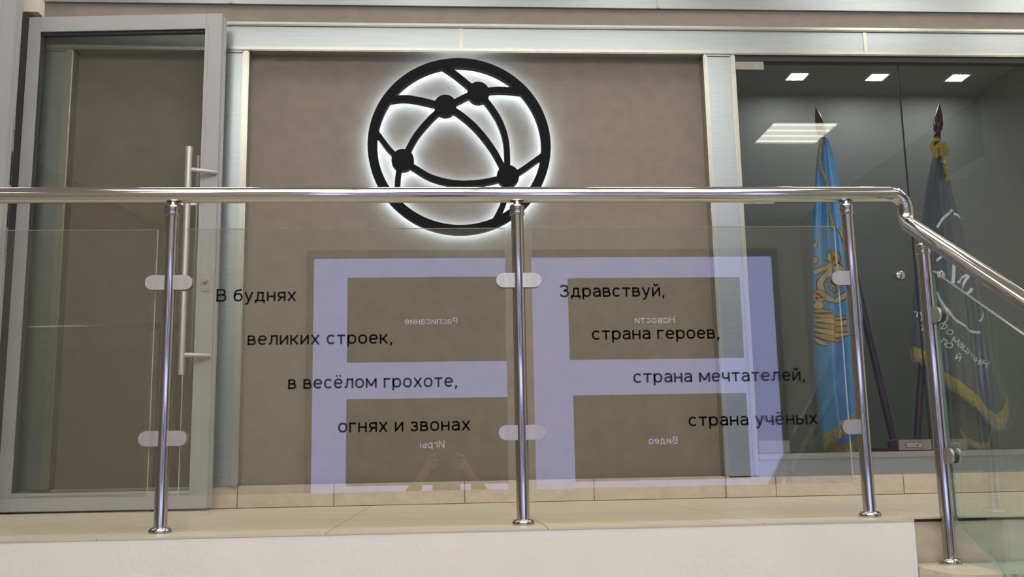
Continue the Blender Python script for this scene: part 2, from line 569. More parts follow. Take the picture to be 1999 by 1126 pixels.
# rest of the hall
struct(MB().box(XL, XR, YB - 0.1, 2.9, CEIL, CEIL + 0.08).build('ceiling', 'ceil'))
struct(MB().box(XL - 0.1, XL, YB, 1.7, LZ, CEIL).build('wall_left', 'sidewall'))
struct(MB().box(XR, XR + 0.1, YB, 1.7, LZ, CEIL).build('wall_right', 'sidewall'))
struct(MB().box(XR - 0.07, XR, -1.22, 1.5, LZ, CEIL).build('trim_9', 'hallwall'))
b = MB()
for (y0, y1, z0, z1) in ((-2.06, -1.96, LZ, 2.55), (-1.36, -1.26, LZ, 2.55), (-1.96, -1.36, 2.45, 2.55)):
    b.box(XR - 0.03, XR, y0, y1, z0, z1, 0.003)
b.box(XR - 0.012, XR, -1.96, -1.36, LZ, 2.45)
struct(b.build('door_5', 'hallwall'))
struct(MB().box(XL - 0.1, XR + 0.1, YB - 0.1, YB, LZ, CEIL).build('wall_rear', 'hallwall'))
struct(MB().box(-2.072, -2.002, 1.50, 1.574, 2.318, CEIL).build('trim_8', 'beige'))

# ------------------------------------------------------------------ glass doors
def framed_leaf(name, w, h, t, stile_l, stile_r, rail_t, rail_b, loc, rotz, label):
    root = bpy.data.objects.new(name, None)
    COL.objects.link(root)
    root.location = loc
    root.rotation_euler = (0, 0, rotz)
    struct(root, label, 'door')
    def put(b, n, m, par=root, sm=False):
        o = b.build(n, m, None, sm)
        o.parent = par
        return o
    b = MB()
    b.box(0, stile_l, 0, t, 0, h, 0.002)
    b.box(w - stile_r, w, 0, t, 0, h, 0.002)
    b.box(stile_l, w - stile_r, 0.0004, t - 0.0004, h - rail_t, h, 0.002)
    b.box(stile_l, w - stile_r, 0.0004, t - 0.0004, 0, rail_b, 0.002)
    # rebate lip set back along the closing edge
    b.box(w, w + 0.008, t * 0.45, t, 0.004, h - 0.012, 0.001)
    # raised glazing bead
    g = 0.012
    for (x0, x1, z0, z1) in ((stile_l - g, stile_l + 0.004, rail_b, h - rail_t), (w - stile_r - 0.004, w - stile_r + g, rail_b, h - rail_t),
                             (stile_l - g, w - stile_r + g, rail_b - g, rail_b + 0.004), (stile_l - g, w - stile_r + g, h - rail_t - 0.004, h - rail_t + g)):
        b.box(x0, x1, -0.0025, 0.006, z0, z1, 0.001)
    put(b, 'door_frame', ['frame'])
    b = MB()
    for (x0, x1, z0, z1) in ((stile_l, stile_l + 0.011, rail_b, h - rail_t), (w - stile_r - 0.006, w - stile_r, rail_b, h - rail_t),
                             (stile_l, w - stile_r, rail_b, rail_b + 0.006), (stile_l, w - stile_r, h - rail_t - 0.016, h - rail_t)):
        b.box(x0, x1, 0.012, t - 0.012, z0, z1)
    put(b, 'gasket', ['darkgrey'])
    put(MB().box(stile_l + 0.004, w - stile_r - 0.004, t / 2 - 0.004, t / 2 + 0.004, rail_b + 0.004, h - rail_t - 0.004), 'glass_pane', ['glass'])
    return root, put

DT = 0.05
L0 = Vector((-2.036, 1.488, 0.008))
rot = math.atan2(1.424 - 1.488, -1.128 + 2.036)
door, put = framed_leaf('door_1', 0.910, 2.277, DT, 0.055, 0.074, 0.072, 0.076, L0, rot,
                        'grey framed glass door leaf with a long steel pull bar, folded back along the brown wall')
# pull handle: vertical bar on two cranked arms
hx = 0.797
hz0, hz1 = 0.582 - 0.008, 1.614 - 0.008
hd = put(MB().lathe([(0.0145, hz0), (0.016, hz0 + 0.0015), (0.016, hz1 - 0.0015), (0.0145, hz1)], (hx, -0.062, 0), (0, 0, 1), 28), 'pull_bar', ['satin'], door, True)
hd['label'] = 'long vertical satin steel pull bar'
for z in (1.500, 0.662):
    put(MB().tube([(hx, -0.062, z), (hx + 0.060, -0.034, z), (hx + 0.098, -0.010, z), (hx + 0.106, -0.001, z)], [0.0115, 0.0115, 0.0115, 0.0115], 18), 'handle_arm', ['satin'], hd, True)
hb = put(MB().lathe([(0.0145, hz0), (0.016, hz0 + 0.0015), (0.016, hz1 - 0.0015), (0.0145, hz1)], (hx, DT + 0.028, 0), (0, 0, 1), 20), 'pull_bar', ['satin'], door, True)
lk = put(MB().box(hx + 0.062, hx + 0.096, -0.006, 0.0, 0.950, 1.018, 0.002), 'lock_plate', ['satin'])
put(MB().lathe([(0.0125, 0.0), (0.0125, 0.014), (0.011, 0.017), (0.004, 0.017)], (hx + 0.077, -0.005, 1.000), (0, -1, 0), 24), 'lock_cylinder', ['satin'], lk, True)
put(MB().box(0.905, 0.912, 0.004, 0.018, 1.05, 1.19, 0.0005), 'latch_plate', ['satin'])
put(MB().box(0.66, 0.74, 0.014, 0.034, -0.006, 0.001), 'floor_brush', ['darkgrey'])

struct(MB().box(-2.115, -2.042, 1.502, 1.545, 0.0, 2.31, 0.002).build('trim_10', ['darkgrey']))  # painted shade: dark strip filling the gap between the two leaves
# second leaf at the left border, seen with its lock edge
leaf, put2 = framed_leaf('door_2', 0.88, 2.52, DT, 0.074, 0.074, 0.074, 0.078, (-2.046 - 0.88, 1.372, 0.008), 0.0,
                         'second grey framed door leaf cut by the left border, showing its lock edge')
b = MB()
b.box(0.8881, 0.8900, 0.025, 0.048, 1.10, 1.74, 0.0006)
put2(b, 'lock_edge_plate', ['satin'])
b = MB()
for (z0, z1) in ((1.44, 1.595), (1.245, 1.40)):
    b.box(0.8899, 0.8908, 0.029, 0.044, z0, z1)
for z in (1.69, 1.14):
    b.lathe([(0.004, 0), (0.004, 0.0012)], (0.8899, 0.0365, z), (1, 0, 0), 12)
put2(b, 'lock_slots', ['dark'])

# showcase doors: frameless glass with patch fittings
YG = 1.580
XJ = 2.193
def case_door(name, x0, x1, label):
    root = bpy.data.objects.new(name, None)
    COL.objects.link(root)
    root.location = (x0, YG, 0.198)
    struct(root, label, 'door')
    MB().box(x0, x1, YG, YG + 0.008, 0.200, 2.126).build('glass_pane', 'caseglass', root)
    return root
d3 = case_door('door_3', 1.357, XJ - 0.0025, 'left frameless glass door of the flag showcase')
d4 = case_door('door_4', XJ + 0.0025, 4.3, 'right frameless glass door of the flag showcase')
MB().box(1.357, 1.500, YG - 0.012, YG + 0.020, 2.083, 2.126, 0.0015).build('patch_hinge', 'patch', d3)
MB().box(1.360, 1.507, YG - 0.012, YG + 0.020, 0.2005, 0.258, 0.0015).build('patch_hinge', 'patch', d3)
for root, xa, xb, s in ((d3, 2.032, XJ - 0.002, 1), (d4, XJ + 0.002, 2.362, -1)):
    p = MB().box(xa, xb, YG - 0.012, YG + 0.020, 0.2005, 0.250, 0.0015).build('patch_lock', 'patch', root)
    cx_ = xa + 0.072 if s > 0 else xb - 0.072
    MB().box(cx_ - 0.040, cx_ + 0.040, YG - 0.0155, YG - 0.0118, 0.212, 0.238, 0.003).build('lock_cover', 'trimalu', p)
    MB().lathe([(0.007, 0), (0.007, 0.006), (0.005, 0.008)], (cx_ + 0.012, YG - 0.015, 0.225), (0, -1, 0), 20).build('lock_cylinder', 'chrome', p, True)
    kx = XJ - 0.091 if s > 0 else XJ + 0.110
    MB().lathe([(0.007, 0), (0.007, 0.008), (0.020, 0.014), (0.024, 0.022), (0.021, 0.031), (0.010, 0.035)], (kx, YG, 1.035), (0, -1, 0), 24).build('door_knob', 'chrome', root, True)
# polished edges of the two sheets where they meet
MB().box(XJ - 0.0026, XJ - 0.0012, YG, YG + 0.008, 0.25, 2.126).build('polished_edge', 'jedge', d3)
MB().box(XJ + 0.0012, XJ + 0.0026, YG, YG + 0.008, 0.25, 2.126).build('polished_edge', 'jedge', d4)

# ------------------------------------------------------------------ railing
RZ = 1.020
RR = 0.0252
RX = 1.398
SL = 0.580
rail = thing('stair_railing', 'polished steel railing with round posts and clamps along the landing edge and stairs', 'railing', (0.135, 0, 0))
e1 = Vector((RX, 0, RZ)); e2 = Vector((RX, 0, 0.925))
far = Vector((RX, -2.6, 0.925 - SL * 2.6))
path = [Vector((-4.4, 0, RZ)), Vector((-2, 0, RZ)), Vector((0, 0, RZ))]
path += arc(e1, (0, 0, RZ), e2, 0.050, 12)
path += arc(e2, e1, far, 0.052, 10)
path += [e2 + (far - e2) * 0.3, far]
MB().tube(path, RR, 40).build('handrail', 'chrome', rail, True)

def clamp(x, y, z, dirv):
    # D-shaped glass clamp: two plates, a rubber pad between, pointing along dirv from the post
    d = Vector(dirv)
    n = Vector((0, 0, 1)).cross(d)
    prof = [(0.012, -0.0225), (0.048, -0.0225)]
    for i in range(1, 12):
        a = -math.pi / 2 + math.pi * i / 12
        prof.append((0.048 + 0.0225 * math.cos(a), 0.0225 * math.sin(a)))
    prof += [(0.048, 0.0225), (0.012, 0.0225)]
    b = MB()
    b.mi = 0
    o = Vector((x, y, z))
    b.prism(prof, o - n * 0.0110, d, (0, 0, 1), 0.0085)
    b.prism(prof, o + n * 0.0110, d, (0, 0, 1), 0.0085)
    b.mi = 1
    small = [(px * 0.93 + 0.001, pz * 0.93) for px, pz in prof]
    b.prism(small, o, d, (0, 0, 1), 0.0140)
    return b

def post(x, y, z0, ztop, sides, zc=(0.743, 0.274), off=(0, 0)):
    r = 0.0195
    p = MB().lathe([(r, z0 + 0.004), (r, ztop - 0.064)], (x, y, 0), (0, 0, 1), 36).build('post', 'chrome', rail, True)
    MB().lathe([(0.0330, z0 + 0.0005), (0.0335, z0 + 0.005), (0.0315, z0 + 0.011), (0.0265, z0 + 0.0155), (0.0200, z0 + 0.017)], (x, y, 0), (0, 0, 1), 36).build('base_flange', 'chrome', p, True)
    MB().lathe([(0.0198, ztop - 0.068), (0.0232, ztop - 0.066), (0.0236, ztop - 0.060), (0.0222, ztop - 0.0585), (0.0222, ztop - 0.051), (0.0236, ztop - 0.049), (0.0236, ztop - 0.040), (0.0225, ztop - 0.036),
                (0.012, ztop - 0.034), (0.010, ztop - RR + 0.004)], (x, y, 0), (0, 0, 1), 36).build('post_collar', 'chrome', p, True)
    for d in sides:
        for z in zc:
            clamp(x + off[0], y + off[1], z, d).build('glass_clamp', ['satin', 'rubber'], p)
    return p
PX = [-3.066, -1.999, -0.932, 0.135, 1.203]
for x in PX:
    post(x, 0, 0, RZ, [(-1, 0, 0)] + ([] if x > 1 else [(1, 0, 0)]))
PSX, PSY = 1.390, -0.110
ztp = 0.925 + SL * PSY
post(PSX, PSY, -0.134, ztp + 0.004, [(0, -1, 0)], (0.602, 0.180), (0.013, 0))
zt2 = 0.925 - SL * 2.2
post(PSX, -2.2, -0.134 - 7 * 0.139, zt2, [(0, 1, 0)], (0.602 - SL * 2.0, 0.180 - SL * 1.9), (0.013, 0))

# glass infill panels (parts of the railing)
def panel(x0, x1, z0, z1, label, y=0.0):
    t = 0.0095
    b = MB()
    b.box(x0, x1, y - t / 2, y + t / 2, z0, z1)
    ob = b.build('glass_panel', ['glass', 'gedge'], rail, False, ((x0 + x1) / 2, y, z0))
    for p in ob.data.polygons:
        p.material_index = 0 if abs(p.normal.y) > 0.9 else 1
    ob['label'] = label
    return ob
panel(-3.02, -2.048, 0.106, 0.913, 'clear glass panel beyond the left border')
panel(-1.951, -0.974, 0.106, 0.910, 'clear glass panel with no lettering, in front of the open door')
pa = panel(-0.884, 0.0935, 0.106, 0.912, 'clear glass panel with black verse lettering, left of the middle post')
pb = panel(0.1765, 1.158, 0.104, 0.914, 'clear glass panel with black verse lettering, right of the middle post')

VERSE = [(pa, 'В буднях', -0.790, -0.550, 0.684), (pa, 'великих строек,', -0.693, -0.256, 0.550), (pa, 'в весёлом грохоте,', -0.569, -0.059, 0.4155), (pa, 'огнях и звонах', -0.418, -0.021, 0.283),
         (pb, 'Здравствуй,', 0.263, 0.594, 0.6895), (pb, 'страна героев,', 0.360, 0.762, 0.5545), (pb, 'страна мечтателей,', 0.485, 1.026, 0.4195), (pb, 'страна учёных', 0.651, 1.057, 0.284)]
for root, line, x0, x1, z in VERSE:
    bm = text_bm(line)
    a0, a1, _, _ = bounds(bm)
    bm.free()
    k = (x1 - x0) / (a1 - a0)
    ky = min(max(0.0392, k * 0.88), k * 1.12)
    words = line.split(' ')
    for i, wd_ in enumerate(words):
        # each word is placed where it falls in its line
        pre = text_bm(' '.join(words[:i] + [wd_]))
        p1 = bounds(pre)[1]
        pre.free()
        bw = text_bm(wd_)
        w1 = bounds(bw)[1]
        for v in bw.verts:
            v.co = Vector((x0 + (p1 - w1 + v.co.x - a0) * k, -0.0054, z + v.co.y * ky))
        b = MB()
        b.merge(bw)
        b.build('lettering_word', 'ink', root)

# sloping panel beside the stairs
sx = PSX + 0.013
def gz_t(y): return 0.742 + (y + 0.137) * 0.568
def gz_b(y): return -0.006 + (y + 0.137) * 0.52
y0, y1 = -0.137, -2.13
b = MB()
b.prism([(y0, gz_b(y0)), (y0, gz_t(y0)), (y1, gz_t(y1)), (y1, gz_b(y1))], (sx, 0, 0), (0, 1, 0), (0, 0, 1), 0.0095)
ob = b.build('glass_panel', ['stairglass', 'greenedge'], rail)
ob['label'] = 'green tinted sloping glass panel beside the stairs'
for p in ob.data.polygons:
    p.material_index = 0 if abs(p.normal.x) > 0.9 else 1

# ------------------------------------------------------------------ halo-lit globe sign
SCX, SCZ, SR = -0.019, 1.685, 0.439
SY0, SY1 = 1.549, 1.590
sign = thing('globe_sign', 'round black backlit globe sign with linked nodes on the brown wall', 'sign', (SCX, SY1, SCZ))
def sxy(p): return (SCX + p[0] * SR, SCZ + p[1] * SR)
def ringmesh(b, r0, r1, y0, y1, n=96, c=(0, 0)):
    V = []
    for i in range(n):
        a = 2 * math.pi * i / n
        V.append([b.bm.verts.new((SCX + (c[0] + r * math.cos(a)) * SR, y, SCZ + (c[1] + r * math.sin(a)) * SR)) for r, y in ((r0, y0), (r1, y0), (r1, y1), (r0, y1))])
    for i in range(n):
        A, B = V[i], V[(i + 1) % n]
        for k in range(4):
            b.mi = 1 if k == 2 else 0
            b._f([A[k], A[(k + 1) % 4], B[(k + 1) % 4], B[k]])
b = MB()
ringmesh(b, 0.898, 1.0, SY0, SY1)
b.build('ring', ['black', 'halo'], sign)
NODES = [(-0.153, 0.450), (0.212, 0.602), (-0.620, -0.172), (0.523, -0.350)]
for n_ in NODES:
    b = MB()
    prof = []
    V = []
    for i in range(40):
        a = 2 * math.pi * i / 40
        V.append([b.bm.verts.new((SCX + (n_[0] + 0.122 * math.cos(a)) * SR, y, SCZ + (n_[1] + 0.122 * math.sin(a)) * SR)) for y in (SY0 - 0.002, SY1)])
    b.mi = 0
    b._f([v[0] for v in V])
    for i in range(40):
        b._f([V[i][0], V[(i + 1) % 40][0], V[(i + 1) % 40][1], V[i][1]])
    b.mi = 1
    b._f([v[1] for v in V])
    b.build('node', ['black', 'halo'], sign)
ARCS = [([(-0.20, 0.925), (-0.041, 0.815), (0.21, 0.599)], .068), ([(0.21, 0.599), (0.358, 0.632), (0.508, 0.636), (0.72, 0.615)], .066), ([(-0.79, 0.51), (-0.629, 0.533), (-0.462, 0.517), (-0.153, 0.442)], .066),
        ([(-0.153, 0.442), (-0.023, 0.506), (0.093, 0.565), (0.21, 0.599)], .062), ([(-0.153, 0.442), (-0.296, 0.321), (-0.462, 0.123), (-0.558, -0.05), (-0.62, -0.18)], .064),
        ([(-0.153, 0.442), (-0.002, 0.36), (0.185, 0.191), (0.369, -0.059), (0.517, -0.358)], .064), ([(0.21, 0.599), (0.335, 0.456), (0.453, 0.248), (0.513, 0.007), (0.517, -0.358)], .064),
        ([(-0.62, -0.18), (-0.754, -0.062), (-0.91, 0.15)], .055), ([(-0.62, -0.18), (-0.661, -0.296), (-0.677, -0.478), (-0.655, -0.66)], .058),
        ([(-0.62, -0.18), (-0.485, -0.264), (-0.301, -0.371), (-0.052, -0.431), (0.198, -0.426), (0.405, -0.387), (0.517, -0.358)], .064), ([(0.517, -0.358), (0.658, -0.296), (0.93, -0.10)], .058), ([(0.517, -0.358), (0.505, -0.513), (0.450, -0.704), (0.335, -0.915)], .062)]
for P, w in ARCS:
    pts = spline(P, 8)
    Lp, Rp = strip_pts(pts, w)
    b = MB()
    rows = []
    for l, r in zip(Lp, Rp):
        rows.append([b.bm.verts.new((*[sxy(q)[0]], y, sxy(q)[1])) for q, y in ((l, SY0 + 0.001), (r, SY0 + 0.001), (r, SY1 - 0.001), (l, SY1 - 0.001))])
    for A, B in zip(rows, rows[1:]):
        for k in range(4):
            b.mi = 1 if k == 2 else 0
            b._f([A[k], A[(k + 1) % 4], B[(k + 1) % 4], B[k]])
    b.mi = 0
    b._f(rows[0])
    b._f(rows[-1][::-1])
    b.build('link', ['black', 'halo'], sign)
for a in (0.5, 2.1, 3.6, 5.2):
    b = MB()
    b.lathe([(0.004, SY1 - 0.002), (0.004, 1.627)], (SCX + 0.95 * SR * math.cos(a), 0, SCZ + 0.95 * SR * math.sin(a)), (0, 1, 0), 10)
    b.build('wall_spacer', 'black', sign)

# ------------------------------------------------------------------ flags
FY = 2.10
def interp(rows, z):
    if z >= rows[0][0]: return rows[0][1], rows[0][2]
    for a, c in zip(rows, rows[1:]):
        if a[0] >= z >= c[0]:
            t = (a[0] - z) / (a[0] - c[0])
            return a[1] + (c[1] - a[1]) * t, a[2] + (c[2] - a[2]) * t
    return rows[-1][1], rows[-1][2]
def lerp_tab(tab, s):
    if s <= tab[0][0]: return tab[0][1]
    for a, c in zip(tab, tab[1:]):
        if a[0] <= s <= c[0]:
            t = (s - a[0]) / (c[0] - a[0])
            return a[1] + (c[1] - a[1]) * t
    return tab[-1][1]
class Drape:
    def __init__(s, rows, hem, hemback, folds, depth, amp):
        s.rows, s.hem, s.hb, s.folds, s.depth, s.amp = rows, hem, hemback, folds, depth, amp
        s.zt = rows[0][0]
    def yfront(s, k, z):
        g = min(1.0, max(0.0, (s.zt - z) / 1.2))
        d = s.depth * (0.25 + 0.75 * g)
        y = FY - d * math.sqrt(max(0.0, 1 - (2 * k - 1) ** 2)) ** 0.7
        a = s.amp * (0.3 + 0.7 * g) * min(1, 5 * k, 5 * (1 - k))
        for (c, f, ph, w) in s.folds:
            y += a * w * math.sin(2 * math.pi * (k * f + ph + 0.12 * math.sin(z * 3 + c)))
        return y
    def P(s, k, z, off=0.0):
        xl, xr = interp(s.rows, z)
        return Vector((xl + (xr - xl) * k, s.yfront(k, z) - off, z))
    def at(s, x, z, off):
        xl, xr = interp(s.rows, z)
        k = min(0.995, max(0.005, (x - xl) / (xr - xl)))
        return Vector((x, s.yfront(k, z) - off, z))
    def mesh(s, nv=70, nu=64, nb=20):
        b = MB()
        grid = []
        for j in range(nv + 1):
            v = j / nv
            row = []
            for i in range(nu + 1):
                k = i / nu
                z = s.zt + (lerp_tab(s.hem, k) - s.zt) * v
                row.append(b.bm.verts.new(s.P(k, z)))
            for i in range(1, nb):
                k = 1 - i / nb
                z = s.zt + (lerp_tab(s.hb, k) - s.zt) * v
                xl, xr = interp(s.rows, z)
                g = min(1.0, max(0.0, (s.zt - z) / 1.2))
                y = FY + s.depth * 0.5 * (0.3 + 0.7 * g) * math.sqrt(max(0, 1 - (2 * k - 1) ** 2)) + 0.012 * g * math.sin(k * 19)
                row.append(b.bm.verts.new((xl + (xr - xl) * k, y, z)))
            grid.append(row)
        m = len(grid[0])
        for j in range(nv):
            for i in range(m):
                b._f([grid[j][i], grid[j][(i + 1) % m], grid[j + 1][(i + 1) % m], grid[j + 1][i]])
        b._f(grid[0])
        return b
    def fringe(s, k0, k1, n, ln, back=False, off=0.002):
        b = MB()
        for i in range(n):
            k = k0 + (k1 - k0) * i / (n - 1)
            z = lerp_tab(s.hb if back else s.hem, k)
            if back:
                xl, xr = interp(s.rows, z)
                g = min(1.0, max(0.0, (s.zt - z) / 1.2))
                p = Vector((xl + (xr - xl) * k, FY + s.depth * 0.5 * (0.3 + 0.7 * g) * math.sqrt(max(0, 1 - (2 * k - 1) ** 2)) + 0.012 * g * math.sin(k * 19), z))
            else:
                p = s.P(k, z, off)
            dx = random.uniform(-0.003, 0.003)
            q = p + Vector((dx, random.uniform(-0.003, 0.003), -ln * random.uniform(0.86, 1.08)))
            b.tube([p + Vector((0, 0, 0.012)), p + Vector((dx * 0.3, 0, -ln * 0.5)), q], [0.0017, 0.0017, 0.0011], 5)
        return b

def surf_strip(b, D, pts, w, off, n=8):
    pts = spline(pts, n) if len(pts) > 2 else [(pts[0][0] + (pts[1][0] - pts[0][0]) * i / n, pts[0][1] + (pts[1][1] - pts[0][1]) * i / n) for i in range(n + 1)]
    m = len(pts)
    if isinstance(w, tuple):
        w = [lerp_tab([(i / (len(w) - 1), q) for i, q in enumerate(w)], j / (m - 1)) for j in range(m)]
    L, R = strip_pts(pts, w)
    prev = None
    for i in range(m):
        row = []
        for t in (0, 0.25, 0.5, 0.75, 1):
            x = L[i][0] + (R[i][0] - L[i][0]) * t
            z = L[i][1] + (R[i][1] - L[i][1]) * t
            xl, xr = interp(D.rows, z)
            x = min(max(x, xl + 0.001), xr - 0.001)
            row.append(b.bm.verts.new(D.at(x, z, off)))
        if prev:
            for q in range(4):
                b._f([prev[q], prev[q + 1], row[q + 1], row[q]])
        prev = row
def surf_disc(b, D, c, rx, rz, off, n=20):
    cv = b.bm.verts.new(D.at(c[0], c[1], off))
    rings = []
    for rr_ in (0.5, 1.0):
        rings.append([b.bm.verts.new(D.at(max(c[0] + rx * rr_ * math.cos(a), interp(D.rows, c[1])[0] + 0.001), c[1] + rz * rr_ * math.sin(a), off)) for a in [2 * math.pi * i / n for i in range(n)]])
    for i in range(n):
        b._f([cv, rings[0][i], rings[0][(i + 1) % n]])
        b._f([rings[0][i], rings[1][i], rings[1][(i + 1) % n], rings[0][(i + 1) % n]])

def flag_pole(root, top, bot):
    top, bot = Vector(top), Vector(bot)
    ax = (bot - top).normalized()
    ln = (bot - top).length
    p = MB().tube([top + ax * 0.27, bot], 0.0175, 20).build('pole', 'purple', root, True)
    p['label'] = 'dark plum lacquered pole'
    prof = [(0.0008, 0.0), (0.006, 0.025), (0.014, 0.05), (0.0225, 0.095), (0.0265, 0.125), (0.023, 0.155), (0.0145, 0.182), (0.018, 0.187), (0.018, 0.193), (0.015, 0.197),
            (0.020, 0.204), (0.020, 0.212), (0.016, 0.219), (0.0165, 0.26), (0.0175, 0.30)]
    MB().lathe(prof, top, ax, 28).build('finial', 'wood', p, True)
    return ax

# blue flag
ROWS1 = [(1.895, 1.968, 2.014), (1.88, 1.966, 2.020), (1.801, 1.948, 2.041), (1.699, 1.933, 2.053), (1.584, 1.919, 2.067), (1.469, 1.902, 2.082), (1.298, 1.881, 2.103), (1.129, 1.867, 2.118), (0.962, 1.858, 2.127),
         (0.796, 1.852, 2.120), (0.633, 1.846, 2.107), (0.471, 1.851, 2.099), (0.337, 1.855, 2.100), (0.22, 1.862, 2.108)]
HEM1 = [(0.0, 0.275), (0.25, 0.320), (0.55, 0.375), (0.80, 0.420), (0.9, 0.405), (1.0, 0.385)]
HEM1B = [(0.0, 0.265), (0.3, 0.245), (0.55, 0.225), (0.8, 0.245), (1.0, 0.37)]
f1 = thing('flag', 'sky blue satin flag with a gold eagle emblem and fringe, behind the left showcase door', 'flag', (2.25, FY, 0.235), 'draped flags in the showcase')
flag_pole(f1, (1.960, FY, 2.090), (2.246, FY, 0.262))
D1 = Drape(ROWS1, HEM1, HEM1B, [(0, 2.6, 0.1, 1.0), (1.3, 4.3, 0.45, 0.45)], 0.090, 0.030)
cl = D1.mesh().build('cloth', 'blue', f1, True)
D1.fringe(0.0, 1.0, 100, 0.052).build('fringe', 'gold', cl)
D1.fringe(0.12, 0.95, 70, 0.046, True).build('back_fringe', 'gold', cl)
# printed eagle emblem: every printed shape is a gold fill with a brown outline under it
def piece(name, fill, pts, w):
    b = MB()
    b.mi = 1
    surf_strip(b, D1, pts, tuple(q + 0.009 for q in w) if isinstance(w, tuple) else w + 0.008, 0.0014)
    b.mi = 0
    surf_strip(b, D1, pts, w, 0.0026)
    return b.build(name, [fill, 'goldd'], cl)
def crest(name, c, rx, rz, dots, bars, fill='goldp'):
    b = MB()
    b.mi = 1
    surf_disc(b, D1, c, rx + 0.003, rz + 0.003, 0.0030)
    b.mi = 0
    surf_disc(b, D1, c, rx, rz, 0.0040)
    b.mi = 1
    for q in dots:
        surf_disc(b, D1, q, 0.0065, 0.0075, 0.0048, 10)
    for a, q in bars:
        surf_strip(b, D1, [a, q], 0.004, 0.0046, 6)
    b.build(name, [fill, 'goldd'], cl)
LEAF = (0.010, 0.024, 0.029, 0.022, 0.003)
piece('feather', 'goldp', [(1.858, 0.940), (1.894, 0.935), (1.935, 0.924)], (0.010, 0.02, 0.014, 0.003))
piece('feather', 'goldl', [(1.854, 0.790), (1.875, 0.768), (1.900, 0.752)], (0.010, 0.02, 0.018, 0.003))
piece('feather', 'goldp', [(1.852, 0.816), (1.918, 0.784), (1.985, 0.776)], LEAF)
piece('feather', 'goldl', [(1.853, 0.842), (1.930, 0.812), (2.015, 0.803)], LEAF)
piece('feather', 'goldp', [(1.854, 0.868), (1.944, 0.841), (2.056, 0.832)], LEAF)
piece('feather', 'goldl', [(1.856, 0.893), (1.960, 0.870), (2.058, 0.866)], LEAF)
piece('feather', 'goldp', [(1.857, 0.916), (1.935, 0.900), (2.020, 0.893)], (0.010, 0.018, 0.020, 0.014, 0.003))
piece('ribbon', 'goldl', [(1.874, 1.147), (1.957, 1.176), (1.937, 1.141), (1.897, 1.089), (1.906, 1.024), (1.930, 0.993), (1.977, 0.992), (2.020, 1.016), (2.040, 0.985)], (0.022, 0.028, 0.024, 0.026, 0.024, 0.026, 0.024, 0.028, 0.006))
piece('ribbon_end', 'goldp', [(2.012, 1.014), (2.032, 0.99), (2.036, 0.955)], (0.02, 0.028, 0.004))
piece('crown_band', 'goldl', [(1.935, 1.225), (1.975, 1.195), (2.005, 1.150)], 0.030)
crest('crown', (1.970, 1.222), 0.036, 0.044, [(1.958, 1.216), (1.974, 1.238), (1.988, 1.214), (1.972, 1.196)], [((1.945, 1.262), (1.990, 1.180)), ((1.975, 1.266), (2.000, 1.190))])
crest('small_crown', (1.959, 1.052), 0.026, 0.024, [(1.951, 1.052), (1.967, 1.060), (1.962, 1.040)], [((1.940, 1.042), (1.978, 1.064))])
crest('eagle_head', (1.885, 1.018), 0.028, 0.034, [(1.881, 1.028), (1.894, 1.010), (1.875, 1.006)], [((1.865, 1.040), (1.905, 1.004))])
crest('eagle_beak', (1.880, 0.968), 0.020, 0.022, [], [], 'goldl')
crest('small_crown', (1.880, 1.214), 0.018, 0.020, [], [])
piece('ribbon_end', 'goldl', [(1.884, 1.287), (1.892, 1.300), (1.898, 1.318)], (0.026, 0.018, 0.004))
piece('sceptre', 'goldp', [(2.010, 1.385), (2.030, 1.345), (2.044, 1.290), (2.050, 1.235), (2.048, 1.185)], (0.006, 0.020, 0.024, 0.022, 0.014))
# twisted gold cord hanging beside the pole
b = MB()
for s_ in (0, 1):
    pts = []
    base = [(1.972, 1.890), (1.944, 1.868), (1.946, 1.80), (1.957, 1.705), (1.970, 1.600), (1.976, 1.52), (1.985, 1.44)]
    sp = spline(base, 10)
    for i, (x, z) in enumerate(sp):
        ph = i * 0.9 + s_ * math.pi
        pt = D1.at(max(x, interp(ROWS1, z)[0] + 0.004), z, 0.010)
        pts.append(pt + Vector((0.004 * math.cos(ph), 0.004 * math.sin(ph), 0)))
    b.tube(pts, 0.0052, 6)
b.build('gold_cord', 'gold', f1, True)
b = MB()
for i in range(26):
    pt = D1.at(1.985 + random.uniform(-0.006, 0.006), 1.445, 0.012)
    b.tube([pt, pt + Vector((random.uniform(-0.010, 0.014), random.uniform(-0.006, 0.0), -0.062))], [0.002, 0.0014], 5)
b.build('tassel', 'gold', f1)

# slate navy flag
ROWS2 = [(1.820, 2.606, 2.650), (1.802, 2.601, 2.654), (1.729, 2.577, 2.676), (1.641, 2.554, 2.688), (1.525, 2.529, 2.703), (1.382, 2.496, 2.730), (1.239, 2.466, 2.756), (1.069, 2.431, 2.777), (0.901, 2.405, 2.796),
         (0.734, 2.382, 2.820), (0.570, 2.373, 2.845), (0.434, 2.371, 2.884), (0.20, 2.375, 2.893)]
HEM2 = [(0.0, 0.735), (0.10, 0.705), (0.16, 0.700), (0.19, 0.66), (0.32, 0.590), (0.50, 0.508), (0.66, 0.430), (0.77, 0.365), (0.84, 0.395), (1.0, 0.470)]
HEM2B = [(0.0, 0.80), (0.15, 0.72), (0.35, 0.55), (0.50, 0.33), (0.56, 0.25), (0.70, 0.225), (0.80, 0.225), (0.88, 0.40), (1.0, 0.47)]
f2 = thing('flag', 'slate navy flag with white line emblem, lettering and gold fringe, behind the right showcase door', 'flag', (2.374, FY, 0.235), 'draped flags in the showcase')
flag_pole(f2, (2.671, FY, 2.114), (2.376, FY, 0.262))
